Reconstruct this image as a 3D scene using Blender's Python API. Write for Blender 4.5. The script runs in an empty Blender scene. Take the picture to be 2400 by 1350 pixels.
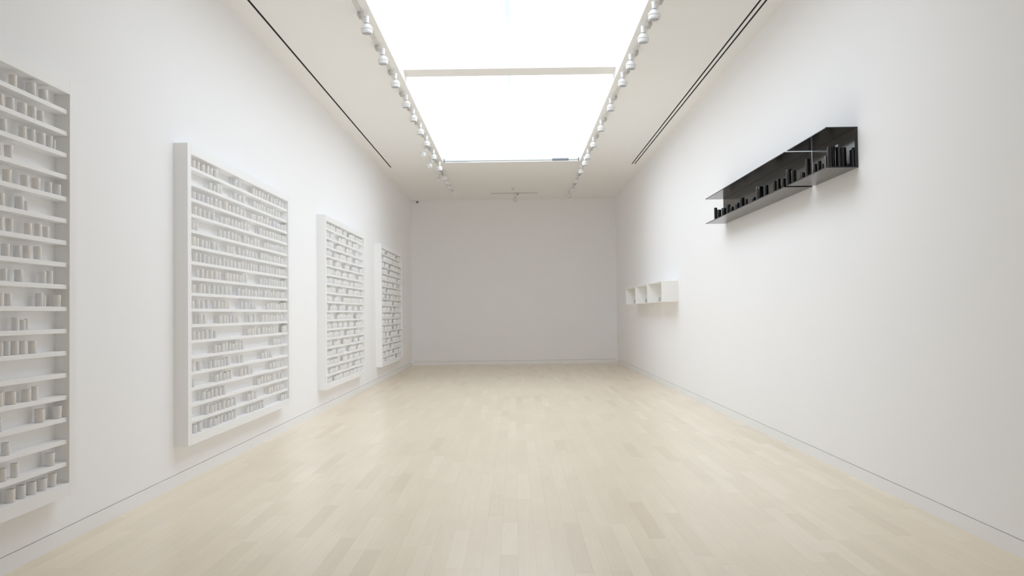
import bpy, bmesh, math, random
from mathutils import Vector, Matrix

S = bpy.context.scene
COL = S.collection

# ------------------------------------------------------------------ camera
cam_data = bpy.data.cameras.new('camera')
cam = bpy.data.objects.new('camera', cam_data)
COL.objects.link(cam)
cam_data.sensor_width = 36.0
cam_data.lens = 36.0 * 1990 / 2400
cam_data.clip_start = 0.05
cam_data.clip_end = 200
pitch, yaw, roll = math.radians(1.686), math.radians(0.1725), math.radians(0.786)   # slightly up, a touch of roll
fw = Vector((-math.sin(yaw) * math.cos(pitch), math.cos(yaw) * math.cos(pitch), math.sin(pitch)))
rt = Vector((math.cos(yaw), math.sin(yaw), 0)); up = rt.cross(fw)
cr = math.cos(roll) * rt - math.sin(roll) * up
cu = math.sin(roll) * rt + math.cos(roll) * up
cm = Matrix((cr, cu, -fw)).transposed().to_4x4()
cm.translation = Vector((0, 0, 1.30))
cam.matrix_world = cm
S.camera = cam

# ------------------------------------------------------------------ light
CEIL = 4.20          # ceiling height
XL, XR = -2.624, 2.597  # side walls
YB, YN = 21.63, -4.0  # end wall, wall behind the camera
SX0, SX1, SY0, SY1 = -1.335, 1.287, 4.95, 16.22   # skylight opening
world = bpy.data.worlds.new('overcast_sky')
S.world = world
world.use_nodes = True
bg = world.node_tree.nodes['Background']
bg.inputs['Color'].default_value = (0.935, 0.975, 1.06, 1)
bg.inputs['Strength'].default_value = 3.08
pl = bpy.data.lights.new('skylight_portal', 'AREA')
pl.shape = 'RECTANGLE'; pl.size = SX1 - SX0; pl.size_y = SY1 - SY0
pl.cycles.is_portal = True
po = bpy.data.objects.new('skylight_portal', pl)
po.location = ((SX0 + SX1) / 2, (SY0 + SY1) / 2, CEIL + 0.50)
COL.objects.link(po)
S.view_settings.view_transform = 'Standard'
S.view_settings.look = 'None'
S.view_settings.exposure = 0.0
S.view_settings.gamma = 1.0
S.view_settings.use_curve_mapping = False
S.cycles.max_bounces = 16
S.cycles.diffuse_bounces = 12
S.cycles.transparent_max_bounces = 12

# ------------------------------------------------------------------ materials
def srgb(r, g, b):
    f = lambda c: (c / 255) / 12.92 if c / 255 <= 0.04045 else ((c / 255 + 0.055) / 1.055) ** 2.4
    return (f(r), f(g), f(b), 1)

def mat(name, col, rough=0.5, spec=0.5, metal=0.0, noise=0.0, nscale=8.0, bump=0.0, coat=0.0):
    m = bpy.data.materials.new(name); m.use_nodes = True
    nt = m.node_tree; b = nt.nodes['Principled BSDF']
    b.inputs['Base Color'].default_value = col
    b.inputs['Roughness'].default_value = rough
    b.inputs['Specular IOR Level'].default_value = spec
    b.inputs['Metallic'].default_value = metal
    b.inputs['Coat Weight'].default_value = coat
    if noise or bump:
        tc = nt.nodes.new('ShaderNodeTexCoord')
        n = nt.nodes.new('ShaderNodeTexNoise'); n.inputs['Scale'].default_value = nscale
        n.inputs['Detail'].default_value = 4
        nt.links.new(tc.outputs['Object'], n.inputs['Vector'])
        if noise:
            r = nt.nodes.new('ShaderNodeMix'); r.data_type = 'RGBA'
            r.inputs['A'].default_value = tuple(c * (1 - noise) for c in col[:3]) + (1,)
            r.inputs['B'].default_value = tuple(min(1, c * (1 + noise)) for c in col[:3]) + (1,)
            nt.links.new(n.outputs['Fac'], r.inputs['Factor'])
            nt.links.new(r.outputs['Result'], b.inputs['Base Color'])
        if bump:
            bp = nt.nodes.new('ShaderNodeBump'); bp.inputs['Strength'].default_value = bump
            bp.inputs['Distance'].default_value = 0.002
            nt.links.new(n.outputs['Fac'], bp.inputs['Height'])
            nt.links.new(bp.outputs['Normal'], b.inputs['Normal'])
    return m

M_wall = mat('wall_paint', (0.925, 0.925, 0.94, 1), 0.85, 0.25, noise=0.006, nscale=0.9)
M_ceil = mat('ceiling_paint', (0.92, 0.917, 0.91, 1), 0.9, 0.2, noise=0.006, nscale=0.9)
M_base = mat('baseboard_paint', (0.91, 0.91, 0.92, 1), 0.6, 0.3, noise=0.006, nscale=2)
M_gap = mat('shadow_gap', (0.42, 0.42, 0.44, 1), 0.9, 0.1, noise=0.02)
M_dark = mat('duct_black', (0.02, 0.02, 0.02, 1), 0.8, 0.2, noise=0.05)
M_cab = mat('white_lacquer', (0.92, 0.92, 0.925, 1), 0.45, 0.35, noise=0.004, nscale=2)
M_porc = [mat('porcelain_white', (0.84, 0.835, 0.825, 1), 0.35, 0.4, noise=0.02, nscale=30),
          mat('porcelain_cream', (0.84, 0.815, 0.785, 1), 0.38, 0.4, noise=0.02, nscale=30),
          mat('porcelain_grey', (0.80, 0.80, 0.805, 1), 0.38, 0.4, noise=0.02, nscale=30)]
M_lamp = mat('lamp_white', (0.78, 0.78, 0.775, 1), 0.35, 0.5, noise=0.005)
M_lens = mat('lamp_glass_off', (0.42, 0.44, 0.47, 1), 0.25, 0.5, noise=0.02)
M_adapt = mat('adapter_grey', (0.52, 0.51, 0.49, 1), 0.5, 0.4, noise=0.02)
M_neck_shade = mat('neck_shade_grey', (0.28, 0.29, 0.31, 1), 0.5, 0.4, noise=0.02)  # shade of the stem on the lamp dome, put in as grey colour
M_track = mat('track_white', (0.70, 0.69, 0.66, 1), 0.5, 0.4, noise=0.005)
M_grey = mat('bracket_grey', (0.20, 0.21, 0.23, 1), 0.5, 0.4, noise=0.02)
M_tube = mat('blind_tube', (0.55, 0.57, 0.58, 1), 0.5, 0.4, noise=0.02)
M_black = mat('black_lacquer', (0.016, 0.016, 0.018, 1), 0.16, 0.6, noise=0.05, nscale=3)
M_bpot = mat('black_glaze', (0.010, 0.0105, 0.012, 1), 0.18, 0.6, noise=0.12, nscale=25)
M_gpot = mat('grey_green_glaze', (0.50, 0.52, 0.48, 1), 0.4, 0.4, noise=0.03, nscale=30)
M_box = mat('box_white', (0.88, 0.87, 0.85, 1), 0.5, 0.3, noise=0.004)


def glass():
    m = bpy.data.materials.new('clear_glazing'); m.use_nodes = True
    nt = m.node_tree; nt.nodes.clear()
    out = nt.nodes.new('ShaderNodeOutputMaterial')
    t = nt.nodes.new('ShaderNodeBsdfTransparent'); t.inputs['Color'].default_value = (0.97, 0.99, 0.99, 1)
    g = nt.nodes.new('ShaderNodeBsdfGlossy'); g.inputs['Roughness'].default_value = 0.02
    mx = nt.nodes.new('ShaderNodeMixShader'); mx.inputs[0].default_value = 0.06
    nt.links.new(t.outputs[0], mx.inputs[1]); nt.links.new(g.outputs[0], mx.inputs[2])
    nt.links.new(mx.outputs[0], out.inputs[0])
    return m
M_glass = glass()
def frosted():
    m = bpy.data.materials.new('frosted_rafter'); m.use_nodes = True
    nt = m.node_tree; nt.nodes.clear()
    out = nt.nodes.new('ShaderNodeOutputMaterial')
    t = nt.nodes.new('ShaderNodeBsdfTransparent'); t.inputs['Color'].default_value = (0.95, 0.97, 1, 1)
    g = nt.nodes.new('ShaderNodeBsdfDiffuse'); g.inputs['Color'].default_value = (0.85, 0.87, 0.90, 1)
    mx = nt.nodes.new('ShaderNodeMixShader'); mx.inputs[0].default_value = 0.58
    nt.links.new(t.outputs[0], mx.inputs[1]); nt.links.new(g.outputs[0], mx.inputs[2])
    nt.links.new(mx.outputs[0], out.inputs[0])
    return m
M_frost = frosted()

def floor_mat():
    m = bpy.data.materials.new('maple_planks'); m.use_nodes = True
    nt = m.node_tree; b = nt.nodes['Principled BSDF']; L = nt.links.new
    def math_(op, a, bb=None, c=None):
        n = nt.nodes.new('ShaderNodeMath'); n.operation = op
        for i, v in enumerate((a, bb, c)):
            if v is None: continue
            if isinstance(v, (int, float)): n.inputs[i].default_value = v
            else: L(v, n.inputs[i])
        return n.outputs[0]
    tc = nt.nodes.new('ShaderNodeTexCoord')
    sp = nt.nodes.new('ShaderNodeSeparateXYZ'); L(tc.outputs['Object'], sp.inputs[0])
    W = 0.094
    u = math_('DIVIDE', sp.outputs['X'], W)
    col = math_('FLOOR', u)
    wn = nt.nodes.new('ShaderNodeTexWhiteNoise'); wn.noise_dimensions = '1D'; L(col, wn.inputs['W'])
    length = math_('MULTIPLY_ADD', wn.outputs['Value'], 0.5, 0.62)
    wn2 = nt.nodes.new('ShaderNodeTexWhiteNoise'); wn2.noise_dimensions = '1D'
    L(math_('ADD', col, 57.3), wn2.inputs['W'])
    v = math_('ADD', math_('DIVIDE', sp.outputs['Y'], length), math_('MULTIPLY', wn2.outputs['Value'], 9.0))
    row = math_('FLOOR', v)
    cmb = nt.nodes.new('ShaderNodeCombineXYZ'); L(col, cmb.inputs[0]); L(row, cmb.inputs[1])
    w3 = nt.nodes.new('ShaderNodeTexWhiteNoise'); w3.noise_dimensions = '2D'; L(cmb.outputs[0], w3.inputs['Vector'])
    ramp = nt.nodes.new('ShaderNodeValToRGB'); L(w3.outputs['Value'], ramp.inputs[0])
    e = ramp.color_ramp.elements
    base = FLOORC
    e[0].position = 0.0; e[0].color = (base[0] * .90, base[1] * .885, base[2] * .87, 1)
    e[1].position = 1.0; e[1].color = (base[0] * 1.05, base[1] * 1.065, base[2] * 1.10, 1)
    for p, k in ((0.07, .955), (0.3, .985), (0.6, 1.0), (0.88, 1.015)):
        x = e.new(p); x.color = (base[0] * k, base[1] * k, base[2] * (k - (1 - k) * .2), 1)
    # grain, stretched along the planks and shifted per plank
    mp = nt.nodes.new('ShaderNodeCombineXYZ')
    L(math_('MULTIPLY', sp.outputs['X'], 28.0), mp.inputs[0])
    L(math_('MULTIPLY_ADD', w3.outputs['Value'], 40.0, math_('MULTIPLY', sp.outputs['Y'], 2.2)), mp.inputs[1])
    g = nt.nodes.new('ShaderNodeTexNoise'); g.inputs['Scale'].default_value = 1.0
    g.inputs['Detail'].default_value = 5; g.inputs['Distortion'].default_value = 0.6
    L(mp.outputs[0], g.inputs['Vector'])
    gm = math_('MULTIPLY_ADD', g.outputs['Fac'], 0.14, 0.93)
    mo = nt.nodes.new('ShaderNodeTexNoise'); mo.inputs['Scale'].default_value = 1.1
    L(tc.outputs['Object'], mo.inputs['Vector'])
    gm = math_('MULTIPLY', gm, math_('MULTIPLY_ADD', mo.outputs['Fac'], 0.10, 0.95))
    # seams
    fu = math_('FRACT', u); fv = math_('FRACT', v)
    du = math_('MULTIPLY', math_('MINIMUM', fu, math_('SUBTRACT', 1.0, fu)), W)
    dv = math_('MULTIPLY', math_('MINIMUM', fv, math_('SUBTRACT', 1.0, fv)), length)
    seam = math_('LESS_THAN', math_('MINIMUM', du, dv), 0.0009)
    gm = math_('MULTIPLY', gm, math_('MULTIPLY_ADD', seam, -0.16, 1.0))
    mul = nt.nodes.new('ShaderNodeVectorMath'); mul.operation = 'SCALE'
    L(ramp.outputs['Color'], mul.inputs[0]); L(gm, mul.inputs['Scale'])
    L(mul.outputs[0], b.inputs['Base Color'])
    b.inputs['Roughness'].default_value = 0.36
    b.inputs['Specular IOR Level'].default_value = 0.5
    b.inputs['Coat Weight'].default_value = 0.25; b.inputs['Coat Roughness'].default_value = 0.2
    L(math_('MULTIPLY_ADD', g.outputs['Fac'], 0.10, 0.25), b.inputs['Roughness'])
    return m
FLOORC = (0.83, 0.725, 0.57)
M_floor = floor_mat()

# ------------------------------------------------------------------ mesh helpers
def add_box(bm, x0, x1, y0, y1, z0, z1):
    vs = [bm.verts.new((x, y, z)) for x in (x0, x1) for y in (y0, y1) for z in (z0, z1)]
    for q in ((0, 1, 3, 2), (4, 6, 7, 5), (0, 4, 5, 1), (2, 3, 7, 6), (0, 2, 6, 4), (1, 5, 7, 3)):
        bm.faces.new([vs[i] for i in q])

def add_lathe(bm, prof, seg=24, mtx=None, mi=None):
    rings = []
    for r, z in prof:
        if r < 1e-6:
            rings.append([bm.verts.new((0, 0, z))])
        else:
            rings.append([bm.verts.new((r * math.cos(2 * math.pi * i / seg), r * math.sin(2 * math.pi * i / seg), z)) for i in range(seg)])
    for a in range(len(rings) - 1):
        A, B = rings[a], rings[a + 1]
        for i in range(seg):
            j = (i + 1) % seg
            if len(A) == 1 and len(B) == 1: continue
            if len(A) == 1: f = bm.faces.new((A[0], B[j], B[i]))
            elif len(B) == 1: f = bm.faces.new((A[i], A[j], B[0]))
            else: f = bm.faces.new((A[i], A[j], B[j], B[i]))
            f.smooth = True
            if mi: f.material_index = mi[a]
    if mtx is not None:
        vs = [v for R in rings for v in R]
        bmesh.ops.transform(bm, matrix=mtx, verts=vs)

def mesh(name, bm, m, bevel=0.0, sharp=0.6):
    if bevel:
        bmesh.ops.bevel(bm, geom=[e for e in bm.edges], offset=bevel, segments=2, affect='EDGES', clamp_overlap=True)
    bmesh.ops.recalc_face_normals(bm, faces=bm.faces)
    for e in bm.edges:
        if len(e.link_faces) == 2 and e.calc_face_angle(0) > sharp: e.smooth = False
    me = bpy.data.meshes.new(name); bm.to_mesh(me); bm.free()
    for x in (m if isinstance(m, (list, tuple)) else [m]): me.materials.append(x)
    return me

def obj(name, me, parent=None):
    o = bpy.data.objects.new(name, me); COL.objects.link(o)
    if parent is not None: o.parent = parent
    return o

def tag(o, label, cat, group=None, kind=None):
    o['label'] = label; o['category'] = cat
    if group: o['group'] = group
    if kind: o['kind'] = kind
    return o

def thing(name, label, cat, loc, group=None):
    o = bpy.data.objects.new(name, None); COL.objects.link(o)
    o.location = loc; o.empty_display_size = 0.1
    return tag(o, label, cat, group)

def boxes(name, bl, m, parent=None, bevel=0.0):
    bm = bmesh.new()
    for b in bl: add_box(bm, *b)
    return obj(name, mesh(name, bm, m, bevel), parent)

def struct(name, bl, m, label, cat, bevel=0.0):
    return tag(boxes(name, bl, m, None, bevel), label, cat, kind='structure')

ORD = ['', 'first', 'second', 'third', 'fourth', 'fifth', 'sixth', 'seventh', 'eighth', 'ninth', 'tenth', 'eleventh', 'twelfth',
       'thirteenth', 'fourteenth', 'fifteenth', 'sixteenth', 'seventeenth', 'eighteenth', 'nineteenth', 'twentieth',
       'twenty-first', 'twenty-second', 'twenty-third', 'twenty-fourth', 'twenty-fifth', 'twenty-sixth']

# ------------------------------------------------------------------ the room
T = 0.25
struct('floor', [(XL - T, XR + T, YN - T, YB + T, -0.15, 0)], M_floor, 'pale maple plank floor of the gallery', 'floor')
BH, BG = 0.088, 0.095   # baseboard top, top of the shadow gap
struct('wall_left', [(XL - T, XL, YN - T, YB + T, BG, CEIL), (XL - T, XL - 0.014, YN, YB, 0, BG)], [M_wall], 'white left wall carrying the four shelf cabinets', 'wall')
struct('wall_right', [(XR, XR + T, YN - T, YB + T, BG, CEIL), (XR + 0.014, XR + T, YN, YB, 0, BG)], [M_wall], 'white right wall carrying the black shelves', 'wall')
struct('wall_back', [(XL, XR, YB, YB + T, BG, CEIL), (XL, XR, YB + 0.014, YB + T, 0, BG)], [M_wall], 'bare grey-lit end wall of the gallery', 'wall')
struct('wall_near', [(XL, XR, YN - T, YN, 0, CEIL)], [M_wall], 'white wall behind the camera', 'wall')
struct('baseboard_left', [(XL - 0.012, XL, YN, YB, 0, BH)], M_base, 'flush white baseboard below the left wall', 'baseboard')
struct('baseboard_right', [(XR, XR + 0.012, YN, YB, 0, BH)], M_base, 'flush white baseboard below the right wall', 'baseboard')
struct('baseboard_back', [(XL, XR, YB, YB + 0.012, 0, BH)], M_base, 'flush white baseboard below the end wall', 'baseboard')

# ceiling with the skylight opening and three linear slots
SLOTS = [(-2.418, -2.393), (2.333, 2.355), (2.389, 2.411)]
SE0, SE1 = -1.0, 16.66
CT = 0.22
cb = []
xs = [XL - T, SLOTS[0][0], SLOTS[0][1], SX0, SX1, SLOTS[1][0], SLOTS[1][1], SLOTS[2][0], SLOTS[2][1], XR + T]
for i in range(len(xs) - 1):
    a, b = xs[i], xs[i + 1]
    if (a, b) in SLOTS:
        cb += [(a, b, YN - T, SE0, CEIL, CEIL + CT), (a, b, SE1, YB + T, CEIL, CEIL + CT)]
    elif (a, b) == (SX0, SX1):
        cb += [(a, b, YN - T, SY0, CEIL, CEIL + CT), (a, b, SY1, YB + T, CEIL, CEIL + CT)]
    else:
        cb.append((a, b, YN - T, YB + T, CEIL, CEIL + CT))
struct('ceiling', cb, M_ceil, 'white plaster ceiling around the long skylight', 'ceiling')
for i, (a, b) in enumerate(SLOTS):
    bm = bmesh.new()
    add_box(bm, a + 0.001, b - 0.001, SE0 + 0.002, SE1 - 0.002, CEIL + 0.004, CEIL + 0.12)
    o = obj('ceiling_slot_vent', mesh('ceiling_slot_vent', bm, M_dark))
    tag(o, ['single dark air slot in the ceiling beside the left wall',
            'dark air slot in the right ceiling strip, the one nearer the skylight',
            'dark air slot in the right ceiling strip, the one nearer the right wall'][i], 'vent', 'linear ceiling air slots')

# skylight: beam between the bays, glazing, faint rafters above the glass
ZG = CEIL + CT
struct('trim_1', [(SX0, SX1, 10.40, 10.72, CEIL + 0.12, ZG + 0.12)], M_ceil, 'flat beige cross beam between the two skylight bays', 'beam')
struct('window_1', [(SX0 - .02, SX1 + .02, SY0 - .02, 10.395, ZG + 0.002, ZG + 0.022)], M_glass, 'blown-out near skylight bay', 'window')
struct('window_2', [(SX0 - .02, SX1 + .02, 10.725, SY1 + .02, ZG + 0.002, ZG + 0.022)], M_glass, 'blown-out far skylight bay', 'window')
for (y0, y1) in ((6.9, 9.25), (10.76, 11.9)):
    struct('trim_2', [(-0.054, -0.012, y0, y1, ZG + 0.05, ZG + 0.13)], M_frost, 'pale rafter above the middle of the skylight glass', 'rafter')

bl = thing('roller_blind', 'grey roller blind tube along the far edge of the skylight', 'blind', (-.02, 16.08, 4.21))
bm = bmesh.new(); add_lathe(bm, [(0, -1.27), (.021, -1.27), (.021, 1.27), (0, 1.27)], 20, Matrix.Translation((-.008, 0, 0)) @ Matrix.Rotation(math.pi / 2, 4, 'Y'))
obj('tube', mesh('tube', bm, M_tube), bl)
for x in (-1.288, 1.272):
    boxes('bracket', [(x - .011, x + .011, -.03, .03, -.03, .03)], M_grey, bl, .003)
for x0, x1 in ((-1.13, -0.81), (0.77, 1.08)):
    bm = bmesh.new(); add_lathe(bm, [(0, x0), (.026, x0), (.026, x1), (0, x1)], 20, Matrix.Rotation(math.pi / 2, 4, 'Y'))
    obj('motor_sleeve', mesh('motor_sleeve', bm, M_grey if x0 > 0 else M_tube), bl)
boxes('glazing_edge_bar', [(-1.29, 1.28, .05, .062, .125, .135)], M_tube, bl)  # thin bar for the far edge of the glazing frame, not blind hardware

# ------------------------------------------------------------------ the four wall cabinets
CH0, CH1, CLEN, FW = 0.31, 2.653, 2.99, 0.076
XF = -2.515                      # front plane
SH = [2.4875 - .1242 * k for k in range(17)]
FLOORS = SH + [0.382]
names = ['nearest, largest white wall cabinet of shelves, cut off by the left frame edge',
         'second white wall cabinet of shelves on the left wall, shown whole',
         'third white wall cabinet of shelves on the left wall',
         'farthest white wall cabinet of shelves on the left wall, near the end wall']
CABY = [1.875, 6.525, 11.285, 16.03]
parts = None
for c, y0 in enumerate(CABY):
    t = thing('shelf_cabinet', names[c], 'cabinet', (XL, y0, CH0), 'white shelf cabinets along the left wall')
    if parts is None:
        d = XF - XL; h = CH1 - CH0; parts = []
        def P(n, bl, bv=0.0012):
            parts.append(boxes(n, bl, M_cab, t, bv))
        P('side_panel', [(0, d, 0, FW, 0, h)])
        P('side_panel', [(0, d, CLEN - FW, CLEN, 0, h)])
        P('top_rail', [(0, d, FW, CLEN - FW, h - FW, h)])
        P('bottom_rail', [(0, d, FW, CLEN - FW, 0, 0.072)])
        P('back_panel', [(0, 0.025, FW, CLEN - FW, 0.072, h - FW)], 0)
        for z in SH:
            P('shelf', [(0.025, d - 0.014, FW, CLEN - FW, z - CH0 - 0.025, z - CH0)])
    else:
        for p in parts:
            q = p.copy(); q.parent = t; COL.objects.link(q)

# metres: (distance along the wall, row from the top, diameter, height, shape, tint)
CAB1 = [(4.59,0,0.0469,0.0629,0,2),(4.471,0,0.0497,0.0685,0,2),(4.308,0,0.0383,0.0652,1,1),(4.089,0,0.039,0.0659,1,0),
(3.724,0,0.0431,0.0716,0,0),(3.418,0,0.0494,0.0681,3,0),(4.561,1,0.0345,0.063,0,2),(4.482,1,0.0399,0.0678,1,1),(4.39,1,0.0449,0.0651,1,0),
(4.285,1,0.04,0.0662,0,2),(4.199,1,0.0355,0.0625,1,1),(4.108,1,0.0405,0.0695,3,1),(3.855,1,0.045,0.0663,2,0),(3.768,1,0.0464,0.0634,2,2),
(3.554,1,0.0485,0.0702,2,2),(3.485,1,0.0394,0.0659,2,0),(4.696,2,0.02,0.058,0,2),(4.65,2,0.0352,0.0714,3,2),(4.57,2,0.0427,0.07,0,0),
(4.477,2,0.0378,0.069,3,2),(4.395,2,0.0371,0.0677,2,1),(4.219,2,0.0413,0.0662,0,2),(4.035,2,0.0458,0.0739,3,1),(3.791,2,0.0486,0.0649,3,1),
(3.707,2,0.0453,0.0669,1,1),(3.626,2,0.0469,0.0656,3,0),(3.549,2,0.0434,0.0677,1,1),(4.274,3,0.0418,0.0688,3,0),
(4.187,3,0.0354,0.0648,3,1),(4.099,3,0.0401,0.0632,1,0),(3.848,3,0.048,0.0626,2,0),(3.762,3,0.043,0.0652,2,0),(3.451,3,0.0494,0.0692,0,1),
(4.734,4,0.0358,0.0625,0,2),(4.641,4,0.0371,0.0636,2,2),(4.52,4,0.0442,0.0639,1,1),(4.417,4,0.0432,0.063,3,0),(4.259,4,0.0436,0.0659,3,1),
(4.1,4,0.0392,0.0651,0,0),(4.002,4,0.0454,0.0621,2,1),(3.653,4,0.0424,0.0617,3,1),(3.452,4,0.0438,0.0612,0,2),(3.374,4,0.0469,0.0667,1,2),
(4.429,5,0.02,0.0536,0,2),(4.37,5,0.0447,0.0689,0,2),(4.206,5,0.0393,0.0641,2,0),(4.021,5,0.0442,0.0727,2,0),(3.67,5,0.0445,0.067,1,2),
(3.591,5,0.0477,0.0715,1,0),(4.621,6,0.0329,0.0628,0,0),(4.542,6,0.0364,0.0701,2,1),(4.448,6,0.0376,0.0639,2,1),
(4.282,6,0.0362,0.0699,3,1),(4.205,6,0.0337,0.0669,0,0),(4.065,6,0.0421,0.0668,0,1),(3.956,6,0.0476,0.0612,0,1),
(3.865,6,0.0437,0.0625,2,0),(3.642,6,0.0436,0.0704,0,2),(3.565,6,0.04,0.0618,1,2),(3.374,6,0.0477,0.062,3,2),(4.538,7,0.0404,0.0719,1,0),
(4.439,7,0.0395,0.0695,1,1),(4.354,7,0.0387,0.0621,0,2),(4.25,7,0.0397,0.0636,1,0),(4.117,7,0.0406,0.067,2,1),(3.75,7,0.043,0.0618,2,1),
(3.443,7,0.0478,0.0672,1,2),(3.374,7,0.0443,0.0603,3,0),(4.656,8,0.0331,0.0708,0,0),(4.588,8,0.0367,0.0626,3,0),
(4.365,8,0.0408,0.0634,0,2),(4.237,8,0.032,0.062,1,0),(4.099,8,0.0385,0.0614,3,2),(4.008,8,0.0471,0.0728,3,1),(3.66,8,0.0497,0.0685,1,2),
(3.572,8,0.0434,0.0675,3,2),(3.498,8,0.0464,0.0723,2,2),(3.426,8,0.0481,0.0619,0,1),(4.728,9,0.0442,0.0645,1,1),
(4.601,9,0.0205,0.0577,2,0),(4.556,9,0.0405,0.071,1,2),(4.275,9,0.0342,0.0627,2,0),(4.201,9,0.0374,0.0652,1,1),(4.096,9,0.0494,0.0656,3,0),
(3.999,9,0.0399,0.066,3,1),(3.762,9,0.0403,0.0645,2,0),(3.669,9,0.0446,0.0662,0,1),(3.581,9,0.0442,0.0641,0,0),(3.506,9,0.0497,0.0615,2,1),
(3.439,9,0.0489,0.0625,1,1),(4.437,10,0.02,0.0596,1,1),(4.402,10,0.0274,0.0539,2,0),(4.336,10,0.0366,0.0661,3,2),
(4.02,10,0.0412,0.0602,0,1),(3.933,10,0.0453,0.0631,2,0),(3.703,10,0.0381,0.0739,3,1),(3.405,10,0.0396,0.0674,1,0),
(4.492,11,0.04,0.0655,0,1),(4.405,11,0.0333,0.067,1,1),(4.333,11,0.0366,0.0696,2,1),(4.266,11,0.0304,0.0713,2,2),
(4.207,11,0.0318,0.0646,1,0),(4.119,11,0.0382,0.0671,1,2),(3.868,11,0.0409,0.0663,3,2),(3.646,11,0.0446,0.0724,2,2),
(3.569,11,0.0498,0.0648,1,1),(3.486,11,0.0498,0.0717,0,0),(3.406,11,0.0432,0.0608,3,2),(4.516,13,0.0341,0.0717,2,0),
(4.437,13,0.0454,0.062,2,1),(4.3,13,0.0497,0.0639,2,1),(4.199,13,0.0392,0.0689,0,1),(4.121,13,0.0486,0.0631,1,0),
(4.011,13,0.0426,0.0666,1,0),(3.664,13,0.0473,0.0613,0,0),(3.465,13,0.045,0.0655,2,1),(3.395,13,0.039,0.0734,1,2),
(4.735,14,0.0484,0.0692,1,0),(4.561,14,0.0507,0.0718,1,1),(4.193,14,0.0392,0.0659,2,2),(4.032,14,0.0466,0.0672,3,2),
(3.682,14,0.0397,0.0673,0,2),(3.388,14,0.0476,0.07,1,0),(4.258,15,0.0417,0.0624,2,0),(4.084,15,0.0434,0.0607,0,2),
(3.726,15,0.0462,0.0669,0,1),(3.651,15,0.047,0.067,0,2),(4.66,16,0.052,0.0693,1,0),(4.335,16,0.0386,0.0701,2,0),
(4.227,16,0.0451,0.0627,3,1),(4.043,16,0.0497,0.0669,3,0),(3.803,16,0.0489,0.064,0,2),(3.719,16,0.0389,0.0621,2,2),
(3.63,16,0.0455,0.0619,3,0),(3.434,16,0.0412,0.0694,1,2),(4.688,17,0.0438,0.0702,3,1),(4.587,17,0.051,0.0622,3,0),
(4.486,17,0.0459,0.064,0,1),(4.39,17,0.0449,0.0667,0,2),(4.296,17,0.0497,0.0649,2,1),(4.084,17,0.049,0.073,0,2),
(3.995,17,0.0397,0.0673,2,0),(3.652,17,0.0478,0.0671,0,2),(3.566,17,0.0408,0.0726,3,1),(3.498,17,0.0399,0.0733,3,1),
(3.418,17,0.0467,0.0658,3,1)]
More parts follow.
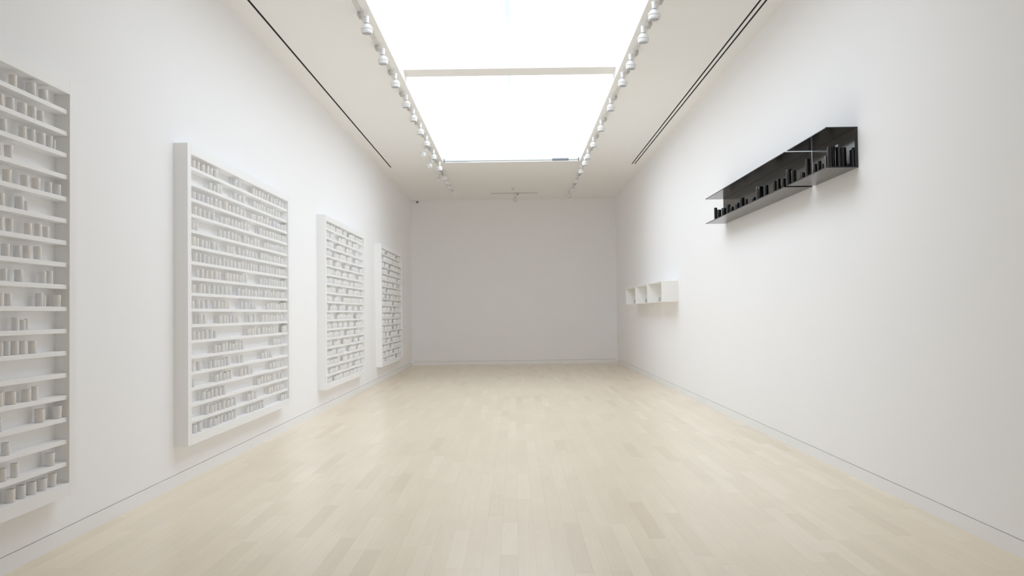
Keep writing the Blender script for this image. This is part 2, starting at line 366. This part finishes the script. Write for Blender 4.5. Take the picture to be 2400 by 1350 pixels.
CAB2 = [(6.753,0,0.034,0.0638,2,1),(6.837,0,0.038,0.0708,2,1),(6.939,0,0.046,0.065,0,1),(7.047,0,0.042,0.0734,2,0),
(7.128,0,0.042,0.0694,1,0),(7.242,0,0.046,0.0672,1,1),(7.756,0,0.046,0.0739,3,2),(7.868,0,0.034,0.0589,3,1),(8.294,0,0.038,0.0696,2,1),
(8.379,0,0.038,0.0611,3,1),(8.479,0,0.042,0.0713,2,1),(8.581,0,0.042,0.0667,3,0),(8.668,0,0.038,0.0594,3,2),(8.764,0,0.042,0.0759,3,1),
(8.907,0,0.038,0.0624,1,1),(9.016,0,0.042,0.0623,2,2),(9.111,0,0.034,0.0715,3,1),(9.217,0,0.038,0.0648,2,0),(9.32,0,0.042,0.0603,1,0),
(7.118,1,0.038,0.0649,3,1),(7.209,1,0.034,0.0603,3,2),(7.285,1,0.046,0.0754,3,0),(7.352,1,0.046,0.0755,1,0),(7.744,1,0.038,0.0674,0,2),
(7.867,1,0.046,0.0595,0,0),(7.982,1,0.038,0.0682,0,2),(8.321,1,0.038,0.0693,3,2),(8.404,1,0.034,0.0593,1,1),(8.478,1,0.034,0.0582,2,1),
(8.56,1,0.042,0.0696,1,1),(8.648,1,0.038,0.0585,3,2),(8.776,1,0.034,0.0584,3,2),(8.878,1,0.034,0.0626,3,1),(8.973,1,0.034,0.0705,3,1),
(9.083,1,0.038,0.0581,2,2),(9.188,1,0.034,0.0617,1,1),(6.75,2,0.038,0.0622,1,1),(6.848,2,0.042,0.06,3,2),(6.937,2,0.038,0.0667,0,2),
(7.035,2,0.046,0.059,0,2),(7.133,2,0.034,0.0708,1,1),(7.237,2,0.042,0.0712,0,0),(7.334,2,0.038,0.0697,3,0),(7.494,2,0.046,0.0731,2,1),
(7.595,2,0.034,0.0594,0,1),(7.702,2,0.034,0.0681,1,1),(7.804,2,0.042,0.0728,3,0),(7.902,2,0.046,0.0615,3,0),(8.01,2,0.046,0.0585,3,0),
(8.253,2,0.046,0.0587,0,1),(8.339,2,0.034,0.0626,0,2),(8.443,2,0.042,0.064,0,1),(8.549,2,0.042,0.0746,2,0),(8.648,2,0.034,0.0584,1,0),
(8.742,2,0.046,0.0752,3,1),(8.849,2,0.046,0.0604,3,0),(8.995,2,0.042,0.0728,1,2),(9.099,2,0.042,0.0663,0,2),(9.199,2,0.038,0.0625,0,2),
(9.297,2,0.042,0.0609,3,0),(9.41,2,0.042,0.0692,1,0),(6.77,3,0.038,0.0715,0,1),(6.867,3,0.042,0.0647,2,0),(6.969,3,0.038,0.0624,1,1),
(7.076,3,0.038,0.0639,3,1),(7.177,3,0.038,0.0697,0,2),(7.387,3,0.034,0.0598,3,0),(7.485,3,0.042,0.0587,2,0),(7.562,3,0.038,0.0688,1,0),
(7.658,3,0.038,0.0661,2,2),(7.759,3,0.034,0.0695,2,0),(7.834,3,0.042,0.0605,1,1),(7.925,3,0.038,0.0727,2,1),(8.027,3,0.038,0.0692,0,0),
(8.106,3,0.046,0.0679,0,1),(8.514,3,0.046,0.07,1,2),(8.625,3,0.038,0.0652,2,1),(8.736,3,0.042,0.0655,0,1),(8.835,3,0.042,0.0655,0,1),
(8.936,3,0.046,0.0711,1,0),(9.032,3,0.038,0.0656,0,1),(9.129,3,0.042,0.0663,1,0),(9.213,3,0.038,0.0695,3,0),(9.317,3,0.042,0.0713,1,0),
(9.407,3,0.038,0.0674,0,0),(6.722,4,0.046,0.0596,1,2),(6.796,4,0.038,0.0692,1,1),(7.349,4,0.038,0.0588,1,1),(7.451,4,0.038,0.0624,1,0),
(7.559,4,0.034,0.07,2,0),(7.649,4,0.046,0.0679,2,2),(7.748,4,0.038,0.0657,2,1),(7.848,4,0.038,0.0584,3,1),(8.019,4,0.046,0.0731,3,1),
(8.117,4,0.038,0.0645,2,0),(8.23,4,0.034,0.0587,1,0),(8.332,4,0.042,0.072,0,0),(8.429,4,0.046,0.0697,1,0),(8.67,4,0.034,0.0615,3,1),
(8.759,4,0.038,0.0704,1,0),(8.844,4,0.042,0.0609,2,1),(8.919,4,0.046,0.0617,2,2),(9.013,4,0.042,0.0647,1,0),(9.099,4,0.042,0.0702,3,0),
(9.193,4,0.042,0.0601,0,2),(9.282,4,0.046,0.068,0,1),(6.734,5,0.046,0.0713,2,1),(6.813,5,0.042,0.0684,2,1),(6.911,5,0.046,0.0621,0,1),
(7.003,5,0.042,0.0636,2,2),(7.079,5,0.034,0.062,2,2),(7.181,5,0.046,0.0672,0,0),(7.269,5,0.034,0.0584,0,2),(7.535,5,0.034,0.0674,1,1),
(7.616,5,0.038,0.0617,3,0),(7.684,5,0.038,0.0707,3,0),(7.854,5,0.038,0.0737,2,1),(7.968,5,0.034,0.059,2,2),(8.066,5,0.046,0.0688,3,0),
(8.159,5,0.034,0.0588,0,1),(8.26,5,0.038,0.0591,0,0),(8.369,5,0.038,0.0606,1,2),(8.547,5,0.046,0.0726,1,2),(8.633,5,0.042,0.0693,3,2),
(8.728,5,0.046,0.0732,3,0),(8.822,5,0.046,0.0612,0,1),(8.904,5,0.034,0.0602,2,2),(8.992,5,0.046,0.0703,2,1),(9.093,5,0.038,0.0595,0,0),
(9.177,5,0.038,0.0732,1,0),(9.277,5,0.042,0.0615,3,1),(6.779,6,0.046,0.0743,3,1),(6.878,6,0.034,0.0734,3,2),(6.962,6,0.042,0.0722,3,2),
(7.063,6,0.038,0.0606,0,0),(7.149,6,0.038,0.0642,1,2),(7.242,6,0.034,0.0605,0,2),(7.338,6,0.034,0.0592,2,0),(7.446,6,0.034,0.0738,3,0),
(7.531,6,0.038,0.06,0,2),(7.622,6,0.042,0.0666,1,0),(7.73,6,0.038,0.0633,2,1),(7.844,6,0.042,0.0626,2,0),(7.94,6,0.042,0.0744,3,1),
(8.027,6,0.034,0.0722,0,1),(8.114,6,0.034,0.0642,0,2),(8.203,6,0.034,0.0683,2,0),(8.289,6,0.038,0.0632,0,0),(8.376,6,0.034,0.0668,1,1),
(8.516,6,0.042,0.0684,1,1),(8.609,6,0.038,0.067,0,2),(8.697,6,0.046,0.0722,0,2),(8.777,6,0.034,0.0652,3,2),(8.862,6,0.034,0.0647,2,1),
(8.957,6,0.038,0.0648,1,1),(9.083,6,0.034,0.0643,2,2),(9.179,6,0.046,0.0699,2,0),(9.281,6,0.042,0.0684,1,1),(9.376,6,0.038,0.0671,2,1),
(6.826,7,0.034,0.061,0,0),(6.928,7,0.038,0.0723,2,1),(7.026,7,0.034,0.0695,0,1),(7.125,7,0.046,0.0664,0,1),(7.237,7,0.046,0.0705,2,1),
(7.322,7,0.042,0.0689,3,0),(7.517,7,0.046,0.0706,3,0),(7.604,7,0.038,0.0702,0,1),(7.688,7,0.042,0.0693,0,1),(7.773,7,0.046,0.0708,1,1),
(7.872,7,0.046,0.0662,3,2),(7.958,7,0.038,0.0741,2,0),(8.041,7,0.046,0.0743,0,0),(8.522,7,0.038,0.0609,1,2),(8.619,7,0.046,0.0677,3,2),
(8.708,7,0.042,0.0674,3,2),(8.819,7,0.038,0.0758,1,1),(8.906,7,0.034,0.0711,2,2),(8.992,7,0.042,0.0649,0,0),(9.087,7,0.046,0.0693,2,2),
(9.185,7,0.038,0.0635,3,2),(9.293,7,0.046,0.0663,1,0),(9.41,7,0.034,0.0726,1,1),(6.725,8,0.046,0.0644,1,1),(6.879,8,0.042,0.0757,1,1),
(6.955,8,0.042,0.0644,2,1),(7.052,8,0.046,0.0692,0,2),(7.191,8,0.038,0.0747,3,0),(7.279,8,0.042,0.0721,1,2),(7.395,8,0.034,0.0698,1,0),
(7.494,8,0.042,0.0689,1,0),(7.588,8,0.046,0.0642,1,0),(7.84,8,0.038,0.069,0,2),(7.94,8,0.042,0.0616,1,2),(8.025,8,0.046,0.0701,0,2),
(8.125,8,0.046,0.0622,1,1),(8.231,8,0.034,0.0667,1,2),(8.331,8,0.046,0.061,0,0),(8.437,8,0.046,0.0705,3,2),(8.526,8,0.046,0.0647,3,2),
(8.676,8,0.042,0.0695,0,0),(8.781,8,0.042,0.0726,0,2),(8.874,8,0.038,0.0586,3,2),(8.963,8,0.034,0.0735,2,1),(9.064,8,0.038,0.0631,2,1),
(9.156,8,0.034,0.0729,2,1),(9.261,8,0.046,0.064,2,2),(9.348,8,0.038,0.0698,0,1),(6.716,9,0.042,0.0603,0,0),(6.826,9,0.046,0.0678,0,1),
(6.931,9,0.034,0.0588,3,2),(7.046,9,0.034,0.0722,3,2),(7.207,9,0.034,0.0618,3,2),(7.304,9,0.034,0.0699,0,1),(7.391,9,0.034,0.0646,1,1),
(7.473,9,0.042,0.0735,1,1),(7.55,9,0.034,0.0658,0,1),(7.93,9,0.034,0.0728,3,2),(8.036,9,0.046,0.066,0,2),(8.135,9,0.038,0.0666,3,2),
(8.234,9,0.046,0.0618,1,2),(8.336,9,0.034,0.0582,0,0),(8.766,9,0.034,0.0603,0,1),(8.874,9,0.038,0.0661,1,0),(8.966,9,0.038,0.0711,0,1),
(9.069,9,0.046,0.0663,2,0),(9.169,9,0.034,0.0591,0,1),(9.261,9,0.038,0.0752,3,2),(9.355,9,0.042,0.0751,3,1),(9.41,9,0.038,0.0754,0,1),
(6.881,10,0.046,0.075,2,1),(6.978,10,0.042,0.0737,0,0),(7.349,10,0.042,0.0685,1,1),(7.433,10,0.046,0.0688,1,1),(7.52,10,0.034,0.0638,2,1),
(7.606,10,0.034,0.0632,1,2),(7.695,10,0.046,0.0642,0,2),(7.791,10,0.046,0.0616,1,1),(8.182,10,0.046,0.0664,1,1),
(8.317,10,0.034,0.0722,3,2),(8.585,10,0.042,0.0719,1,1),(8.689,10,0.042,0.0739,2,1),(8.783,10,0.038,0.0614,1,0),
(8.873,10,0.042,0.0645,2,1),(8.979,10,0.038,0.0624,3,1),(9.076,10,0.042,0.0694,0,0),(9.161,10,0.034,0.0642,0,0),
(9.251,10,0.046,0.0686,1,1),(6.736,11,0.042,0.0657,3,2),(6.833,11,0.038,0.0626,0,1),(6.92,11,0.038,0.0648,0,0),(7.015,11,0.042,0.0737,3,1),
(7.13,11,0.034,0.0735,3,0),(7.224,11,0.034,0.0626,1,2),(8.132,11,0.046,0.0613,1,1),(8.243,11,0.038,0.0611,2,1),(8.321,11,0.034,0.0731,0,1),
(8.429,11,0.046,0.059,1,1),(8.595,11,0.038,0.0702,2,2),(8.689,11,0.034,0.0665,2,1),(8.782,11,0.042,0.0667,1,1),(8.876,11,0.038,0.0745,0,1),
(8.981,11,0.038,0.0724,1,0),(9.067,11,0.042,0.074,1,1),(9.351,11,0.046,0.0732,0,1),(9.41,11,0.042,0.0728,3,0),(7.224,12,0.038,0.0659,1,1),
(7.308,12,0.038,0.0608,2,2),(7.405,12,0.042,0.0725,2,1),(7.481,12,0.046,0.0743,0,0),(7.585,12,0.034,0.0694,1,2),
(7.665,12,0.042,0.0601,1,1),(7.754,12,0.042,0.076,1,0),(7.842,12,0.046,0.0741,0,2),(7.942,12,0.038,0.0756,0,1),(8.985,12,0.042,0.0672,3,0),
(9.077,12,0.042,0.0613,3,0),(9.17,12,0.038,0.063,1,0),(9.261,12,0.038,0.0708,1,2),(6.719,13,0.034,0.074,3,1),(6.85,13,0.038,0.069,1,2),
(7.105,13,0.034,0.0592,3,2),(7.203,13,0.042,0.064,3,0),(7.273,13,0.046,0.0604,2,0),(7.363,13,0.042,0.0587,2,2),(7.456,13,0.034,0.0644,3,2),
(7.534,13,0.042,0.0709,2,2),(7.832,13,0.034,0.0632,0,2),(7.944,13,0.034,0.0675,1,0),(8.567,13,0.034,0.062,1,0),(8.662,13,0.042,0.068,0,0),
(8.759,13,0.038,0.0627,3,2),(8.858,13,0.046,0.0599,0,2),(6.72,14,0.042,0.0602,3,2),(7.248,14,0.042,0.06,0,1),(7.342,14,0.038,0.0735,1,2),
(7.424,14,0.046,0.061,0,2),(7.507,14,0.046,0.0687,0,1),(7.605,14,0.034,0.072,2,1),(7.903,14,0.042,0.0709,2,1),(8.02,14,0.034,0.0638,1,2),
(8.128,14,0.038,0.0737,0,1),(8.22,14,0.038,0.0592,3,0),(8.851,14,0.034,0.0621,3,1),(8.956,14,0.046,0.0694,0,0),(9.057,14,0.042,0.0745,2,2),
(9.151,14,0.034,0.0692,2,0),(9.25,14,0.046,0.0623,0,1),(6.946,15,0.042,0.0697,0,0),(7.049,15,0.042,0.0595,1,1),(7.136,15,0.038,0.0739,3,2),
(7.234,15,0.038,0.0712,2,1),(7.335,15,0.038,0.0697,1,2),(7.431,15,0.046,0.0741,2,2),(8.44,15,0.042,0.0586,2,0),(8.534,15,0.046,0.0755,3,0),
(8.646,15,0.038,0.0735,1,1),(8.739,15,0.046,0.0629,1,1),(8.829,15,0.034,0.0609,0,2),(8.943,15,0.046,0.0698,3,1),
(9.163,15,0.034,0.0674,1,1),(9.278,15,0.042,0.0605,1,2),(7.02,16,0.042,0.0728,0,2),(7.13,16,0.046,0.0628,1,1),(7.222,16,0.034,0.0654,0,1),
(7.315,16,0.038,0.0655,2,2),(7.42,16,0.046,0.0733,3,1),(7.523,16,0.042,0.0644,3,2),(7.617,16,0.046,0.0649,2,0),(7.722,16,0.038,0.0658,3,2),
(8.113,16,0.042,0.0638,1,1),(8.219,16,0.046,0.074,0,0),(8.323,16,0.046,0.0634,2,2),(8.803,16,0.046,0.0673,3,1),(8.902,16,0.034,0.0687,2,1),
(9.013,16,0.034,0.0675,0,1),(9.105,16,0.046,0.0697,1,0),(9.218,16,0.046,0.0652,2,2),(9.313,16,0.034,0.0611,2,1),
(6.758,17,0.042,0.0672,0,2),(6.859,17,0.042,0.0728,3,2),(7.098,17,0.042,0.0727,1,2),(7.201,17,0.046,0.0613,0,1),
(7.285,17,0.034,0.0705,0,0),(7.37,17,0.034,0.0745,3,0),(7.464,17,0.034,0.0615,3,2),(7.553,17,0.038,0.0683,3,2),(7.635,17,0.038,0.0673,0,0),
(7.724,17,0.038,0.0751,3,1),(8.092,17,0.034,0.0697,2,0),(8.193,17,0.042,0.063,0,1),(8.29,17,0.034,0.0643,3,2),(8.384,17,0.034,0.062,3,2),
(8.49,17,0.034,0.0659,1,0),(8.579,17,0.038,0.0748,1,1),(9.285,17,0.046,0.0635,2,1),(9.398,17,0.034,0.0624,3,2)]
BLACK = [(2.47,10.35,0.0367,0.1841),(2.47,10.178,0.0516,0.1392),(2.47,9.949,0.0543,0.13),(2.47,9.735,0.0466,0.1428),
(2.47,9.585,0.0459,0.0994),(2.47,9.344,0.0537,0.1118),(2.47,9.148,0.0525,0.1418),(2.47,8.981,0.0301,0.1056),(2.47,8.704,0.0442,0.086),
(2.47,8.481,0.0731,0.1628),(2.47,8.267,0.0435,0.1447),(2.47,7.981,0.042,0.1428),(2.47,7.873,0.0365,0.1455),(2.47,7.728,0.0407,0.1249),
(2.47,7.573,0.0507,0.1824),(2.47,7.445,0.0442,0.1516),(2.47,7.251,0.0314,0.1027),(2.47,7.208,0.0345,0.0934),(2.47,7.087,0.0353,0.1884),
(2.47,6.911,0.0314,0.1143),(2.47,6.82,0.0326,0.1225),(2.47,6.74,0.0239,0.086),(2.47,6.669,0.0192,0.136),(2.43,6.482,0.0403,0.1708),
(2.46,6.51,0.0356,0.1742),(2.49,6.477,0.017,0.1865),(2.525,6.474,0.0527,0.1614),(2.56,6.39,0.0122,0.1296)]

# ------------------------------------------------------------------ porcelain vessels
def vessel_profile(kind):
    if kind == 0: return [(0, 0), (.47, 0), (.5, .02), (.5, .985), (.485, 1), (.44, 1), (.43, .97), (.43, .06), (0, .05)]
    if kind == 1: return [(0, 0), (.45, 0), (.48, .02), (.49, .5), (.5, .985), (.49, 1), (.45, 1), (.43, .97), (.41, .06), (0, .05)]
    if kind == 2: return [(0, 0), (.46, 0), (.5, .04), (.49, .5), (.485, .985), (.47, 1), (.43, 1), (.42, .97), (.42, .06), (0, .05)]
    return [(0, 0), (.40, 0), (.44, .02), (.455, .5), (.5, .985), (.49, 1), (.45, 1), (.43, .97), (.38, .06), (0, .05)]
VM = {}
for k in range(4):
    for m in range(3):
        bm = bmesh.new(); add_lathe(bm, vessel_profile(k), 24)
        VM[k, m] = mesh('porcelain_vessel', bm, M_porc[m], sharp=1.2)
XP = -2.556
TINT = ['white', 'cream', 'grey-white']
SHAPE = ['straight porcelain cylinder', 'porcelain cylinder', 'porcelain cylinder', 'flared porcelain cup']
def place(pt, label, group):
    y, r, d, h, k, m = pt
    o = bpy.data.objects.new('porcelain_vessel', VM[k, m]); COL.objects.link(o)
    o.location = (XP, y, FLOORS[r] + .0006); o.scale = (d, d, h)
    return tag(o, label, 'vessel', group)
rest = []
big1 = [p for p in CAB1 if p[0] > 4.06]
rest += [p for p in CAB1 if p[0] <= 4.06]
rownow, n = -1, 0
for p in sorted(big1, key=lambda q: (q[1], -q[0])):
    n = n + 1 if p[1] == rownow else 1
    rownow = p[1]
    place(p, '%s %s, %s from the right in the %s row down, nearest cabinet' % (TINT[p[5]], SHAPE[p[4]], ORD[n], ORD[p[1] + 1]),
          'porcelain vessels in the nearest wall cabinet')
lim = sorted(p[0] for p in CAB2)[300 - len(big1) - 1]
rest += [p for p in CAB2 if p[0] > lim]
rownow, n = -1, 0
for p in sorted([q for q in CAB2 if q[0] <= lim], key=lambda q: (q[1], q[0])):
    n = n + 1 if p[1] == rownow else 1
    rownow = p[1]
    place(p, '%s %s, %s from the left in the %s row down, second cabinet' % (TINT[p[5]], SHAPE[p[4]], ORD[n], ORD[p[1] + 1]),
          'porcelain vessels in the second wall cabinet')
# the rest: far end of the second cabinet, the two farther cabinets
rnd = random.Random(11)
for y0 in CABY[2:]:
    for r in range(18):
        y = y0 + FW + rnd.choice([.03, .03, .12, .2])
        while y < y0 + CLEN - FW - .05:
            for _ in range(rnd.randint(3, 7)):
                if y > y0 + CLEN - FW - .03: break
                rest.append((y, r, rnd.choice([.036, .042, .048]), rnd.uniform(.058, .076), rnd.randrange(4), rnd.randrange(3)))
                y += rnd.uniform(.058, .09)
            y += rnd.choice([.09, .12, .16, .22, .3, .38])
bm = bmesh.new()
for (y, r, d, h, k, m) in rest:
    f0 = len(bm.faces)
    add_lathe(bm, vessel_profile(k), 12, Matrix.Translation((XP, y, FLOORS[r] + .0006)) @ Matrix.Diagonal((d, d, h, 1)), [m] * 12)
o = obj('porcelain_vessels', mesh('porcelain_vessels', bm, M_porc, sharp=1.2))
tag(o, 'remaining small white porcelain cylinders crowding the shelves, mostly of the two farther cabinets', 'vessels', kind='stuff')

# ------------------------------------------------------------------ black shelves on the right wall
def black_shelf(y0, y1, label):
    t = thing('black_wall_shelf', label, 'shelf', (XR, y0, 2.358), 'black lacquered shelves on the right wall')
    L = y1 - y0
    boxes('top_panel', [(-.242, -.0, 0, L, .300, .308)], M_black, t, .001)
    boxes('bottom_panel', [(-.242, -.0, 0, L, 0, .008)], M_black, t, .001)
    boxes('back_panel', [(-.024, -.001, 0.003, L - .003, 0.009, .299)], M_black, t, .001)
black_shelf(6.358, 7.272, 'short black open-fronted shelf on the right wall, nearer the camera')
black_shelf(7.348, 10.385, 'long black open-fronted shelf on the right wall, beyond the short one')
BM_ = []
for k in (0, 2):
    bm = bmesh.new(); add_lathe(bm, vessel_profile(k), 28)
    BM_.append(mesh('black_vessel', bm, M_bpot, sharp=1.2))
bm = bmesh.new(); add_box(bm, -.5, .5, -.5, .5, 0, 1)
SLAB = mesh('black_slab', bm, M_bpot)
SLABS = {22, 25, 27}
bn = sorted(range(len(BLACK)), key=lambda i: BLACK[i][1])
order = {i: n + 1 for n, i in enumerate(bn)}
for i, (x, y, d, h) in enumerate(BLACK):
    near = y < 7.3
    if i in SLABS:
        o = bpy.data.objects.new('black_slab', SLAB); o.scale = (d, .05, h)
        what = 'thin upright black slab'
    else:
        o = bpy.data.objects.new('black_vessel', BM_[i % 2]); o.scale = (d, d, h)
        what = ('tall' if h > .15 else 'low' if h < .105 else 'medium') + ' black glazed cylinder'
    COL.objects.link(o); o.location = (x, y, 2.3668)
    nn = order[i] if near else len(BLACK) + 1 - order[i]
    tag(o, '%s, %s from the %s end, on the %s black shelf' % (what, ORD[nn], 'near' if near else 'far', 'short near' if near else 'long far'),
        'slab' if i in SLABS else 'vessel', 'black vessels on the black wall shelves')

# ------------------------------------------------------------------ three white open boxes on the right wall
bm = bmesh.new(); add_lathe(bm, vessel_profile(0), 24)
GREYV = mesh('grey_vessel', bm, M_gpot, sharp=1.2)
b0 = None
for n, y0 in enumerate((13.475, 14.94, 16.40)):
    t = thing('white_wall_box', ['nearest', 'middle', 'farthest'][n] + ' of the three white open-fronted boxes on the right wall', 'box', (XR, y0, 1.443),
              'white open boxes on the right wall')
    if b0 is None:
        L, d, h, w = 1.365, .268, .332, .008; b0 = []
        for nm, bx in (('bottom_panel', (-d, 0, 0, L, 0, w)), ('top_panel', (-d, 0, 0, L, h - w, h)), ('side_panel', (-d, 0, 0, w, w, h - w)),
                       ('side_panel', (-d, 0, L - w, L, w, h - w)), ('back_panel', (-w, 0, w, L - w, w, h - w))):
            b0.append(boxes(nm, [bx], M_box, t, .001))
    else:
        for p in b0:
            q = p.copy(); q.parent = t; COL.objects.link(q)
    o = bpy.data.objects.new('porcelain_vessel', GREYV); COL.objects.link(o)
    o.location = (2.45, y0 + .92, 1.443 + .0086); o.scale = (.036, .036, .085)
    tag(o, 'small grey-green cylinder standing inside the %s white wall box' % ['nearest', 'middle', 'farthest'][n], 'vessel', 'vessels in the white wall boxes')

# ------------------------------------------------------------------ track lighting
def lamp_meshes():
    bm = bmesh.new(); add_box(bm, -.019, .019, -.06, .06, -.034, 0)
    ad = mesh('adapter', bm, M_adapt, .003)
    bm = bmesh.new()
    add_lathe(bm, [(0, 0), (.020, 0), (.022, -.004), (.021, -.064), (.018, -.068), (0, -.068)], 20)
    st = mesh('stem', bm, M_lamp)
    bm = bmesh.new()   # bell with ribs, open end down; hangs from (0,0,0)
    prof = [(0, 0.004), (.016, 0.002), (.030, -.006), (.042, -.016), (.050, -.030), (.0535, -.040), (.058, -.044), (.060, -.050), (.058, -.055),
            (.053, -.058), (.053, -.066), (.055, -.069), (.054, -.084), (.050, -.092), (.044, -.092), (.042, -.086), (0, -.082)]
    add_lathe(bm, prof, 28)
    hd = mesh('lamp_head', bm, M_lamp)
    bm = bmesh.new(); add_lathe(bm, [(0, -.0850), (.041, -.0885), (.041, -.0865), (0, -.0832)], 24)
    ls = mesh('lens', bm, M_lens)
    bm = bmesh.new(); add_lathe(bm, [(0, .012), (.014, .010), (.019, 0), (.014, -.008), (0, -.010)], 16)  # dark bead added at the neck, stands in for the stem's shadow
    ns = mesh('neck_shade_bead', bm, M_neck_shade)
    return ad, st, hd, ls, ns
AD, ST, HD, LS, NS = lamp_meshes()
def spot(x, y, side, label, group, tilt=0.0, drop=0.0):
    """side: direction from the track towards the lamp body along X"""
    t = thing('track_spotlight', label, 'spotlight', (x, y, CEIL - .022), group)
    a = obj('adapter', AD, t)
    bm = bmesh.new(); add_box(bm, min(0, side * .062), max(0, side * .062), -.012, .012, -.036, -.020)
    obj('arm', mesh('arm', bm, M_track, .003), t)
    s = obj('stem', ST, t); s.location = (side * .062, 0, -.024)
    h = obj('lamp_head', HD, t); h.location = (side * .062, 0, -.099)
    l = obj('lens', LS, h)
    j = obj('neck_shade_bead', NS, t); j.location = (side * .062, 0, -.093)
    if tilt:
        h.rotation_euler = (0, tilt, 0)
    return t
def track(x, y0, y1, label):
    t = thing('lighting_track', label, 'track', (x, y0, CEIL), 'ceiling lighting tracks')
    boxes('rail', [(-.017, .017, 0, y1 - y0, -.022, 0)], M_track, t, .002)
    boxes('end_cap', [(-.018, .018, y1 - y0, y1 - y0 + .02, -.023, 0)], M_track, t, .002)
TXL, TXR = -1.440, 1.386
track(TXL, 2.0, 19.3, 'white lighting track along the left edge of the skylight')
track(TXR, 2.0, 20.2, 'white lighting track along the right edge of the skylight')
LY = [(8.03, 0), (9.03, 0), (9.97, 0), (10.96, 0), (11.75, 0), (12.63, 0), (13.51, 0), (14.48, 1), (14.68, 0), (15.60, 1), (15.84, 0), (16.97, 0),
      (17.29, 1), (17.58, 0), (18.23, 0), (19.06, 0)]
RY = [7.76, 8.43, 9.35, 10.06, 11.30, 12.57, 13.80, 14.84, 15.51, 16.39, 17.62, 18.92, 19.88]
for i, (y, tl) in enumerate(LY):
    spot(TXL, y, 1 if not tl else -1, '%s, %s lamp from the camera on the left track' % ('tilted white track spotlight' if tl else 'white track spotlight pointing down', ORD[i + 1]),
         'spotlights on the left track', tilt=math.radians(50) if tl else 0)
for i, y in enumerate(RY):
    spot(TXR, y, -1, 'white track spotlight pointing down, %s lamp from the camera on the right track' % ORD[i + 1], 'spotlights on the right track')
t = thing('lighting_track', 'short crosswise lighting track on the ceiling near the end wall', 'track', (0, 20.42, CEIL), 'ceiling lighting tracks')
boxes('rail', [(-.54, .59, -.017, .017, -.022, 0)], M_track, t, .002)
t = spot(0.11, 20.42, -1, 'single white spotlight on the short crosswise track near the end wall', 'spotlights near the end wall')

# ------------------------------------------------------------------ small fittings
bm = bmesh.new(); add_lathe(bm, [(0, 0), (.045, 0), (.048, -.012), (.035, -.028), (.012, -.034), (.012, -.05), (0, -.05)], 20)
o = obj('smoke_detector', mesh('smoke_detector', bm, M_track)); o.location = (0.0, 19.68, CEIL)
tag(o, 'small round detector on the ceiling in front of the end wall', 'detector')
bm = bmesh.new(); add_lathe(bm, [(0, .03), (.022, .03), (.028, .02), (.028, 0), (0, 0)], 16, Matrix.Rotation(math.pi / 2, 4, 'X'))
o = obj('wall_sensor', mesh('wall_sensor', bm, M_grey)); o.location = (-2.457, YB, 4.165)
tag(o, 'tiny dark round sensor high in the upper left corner of the end wall', 'sensor')
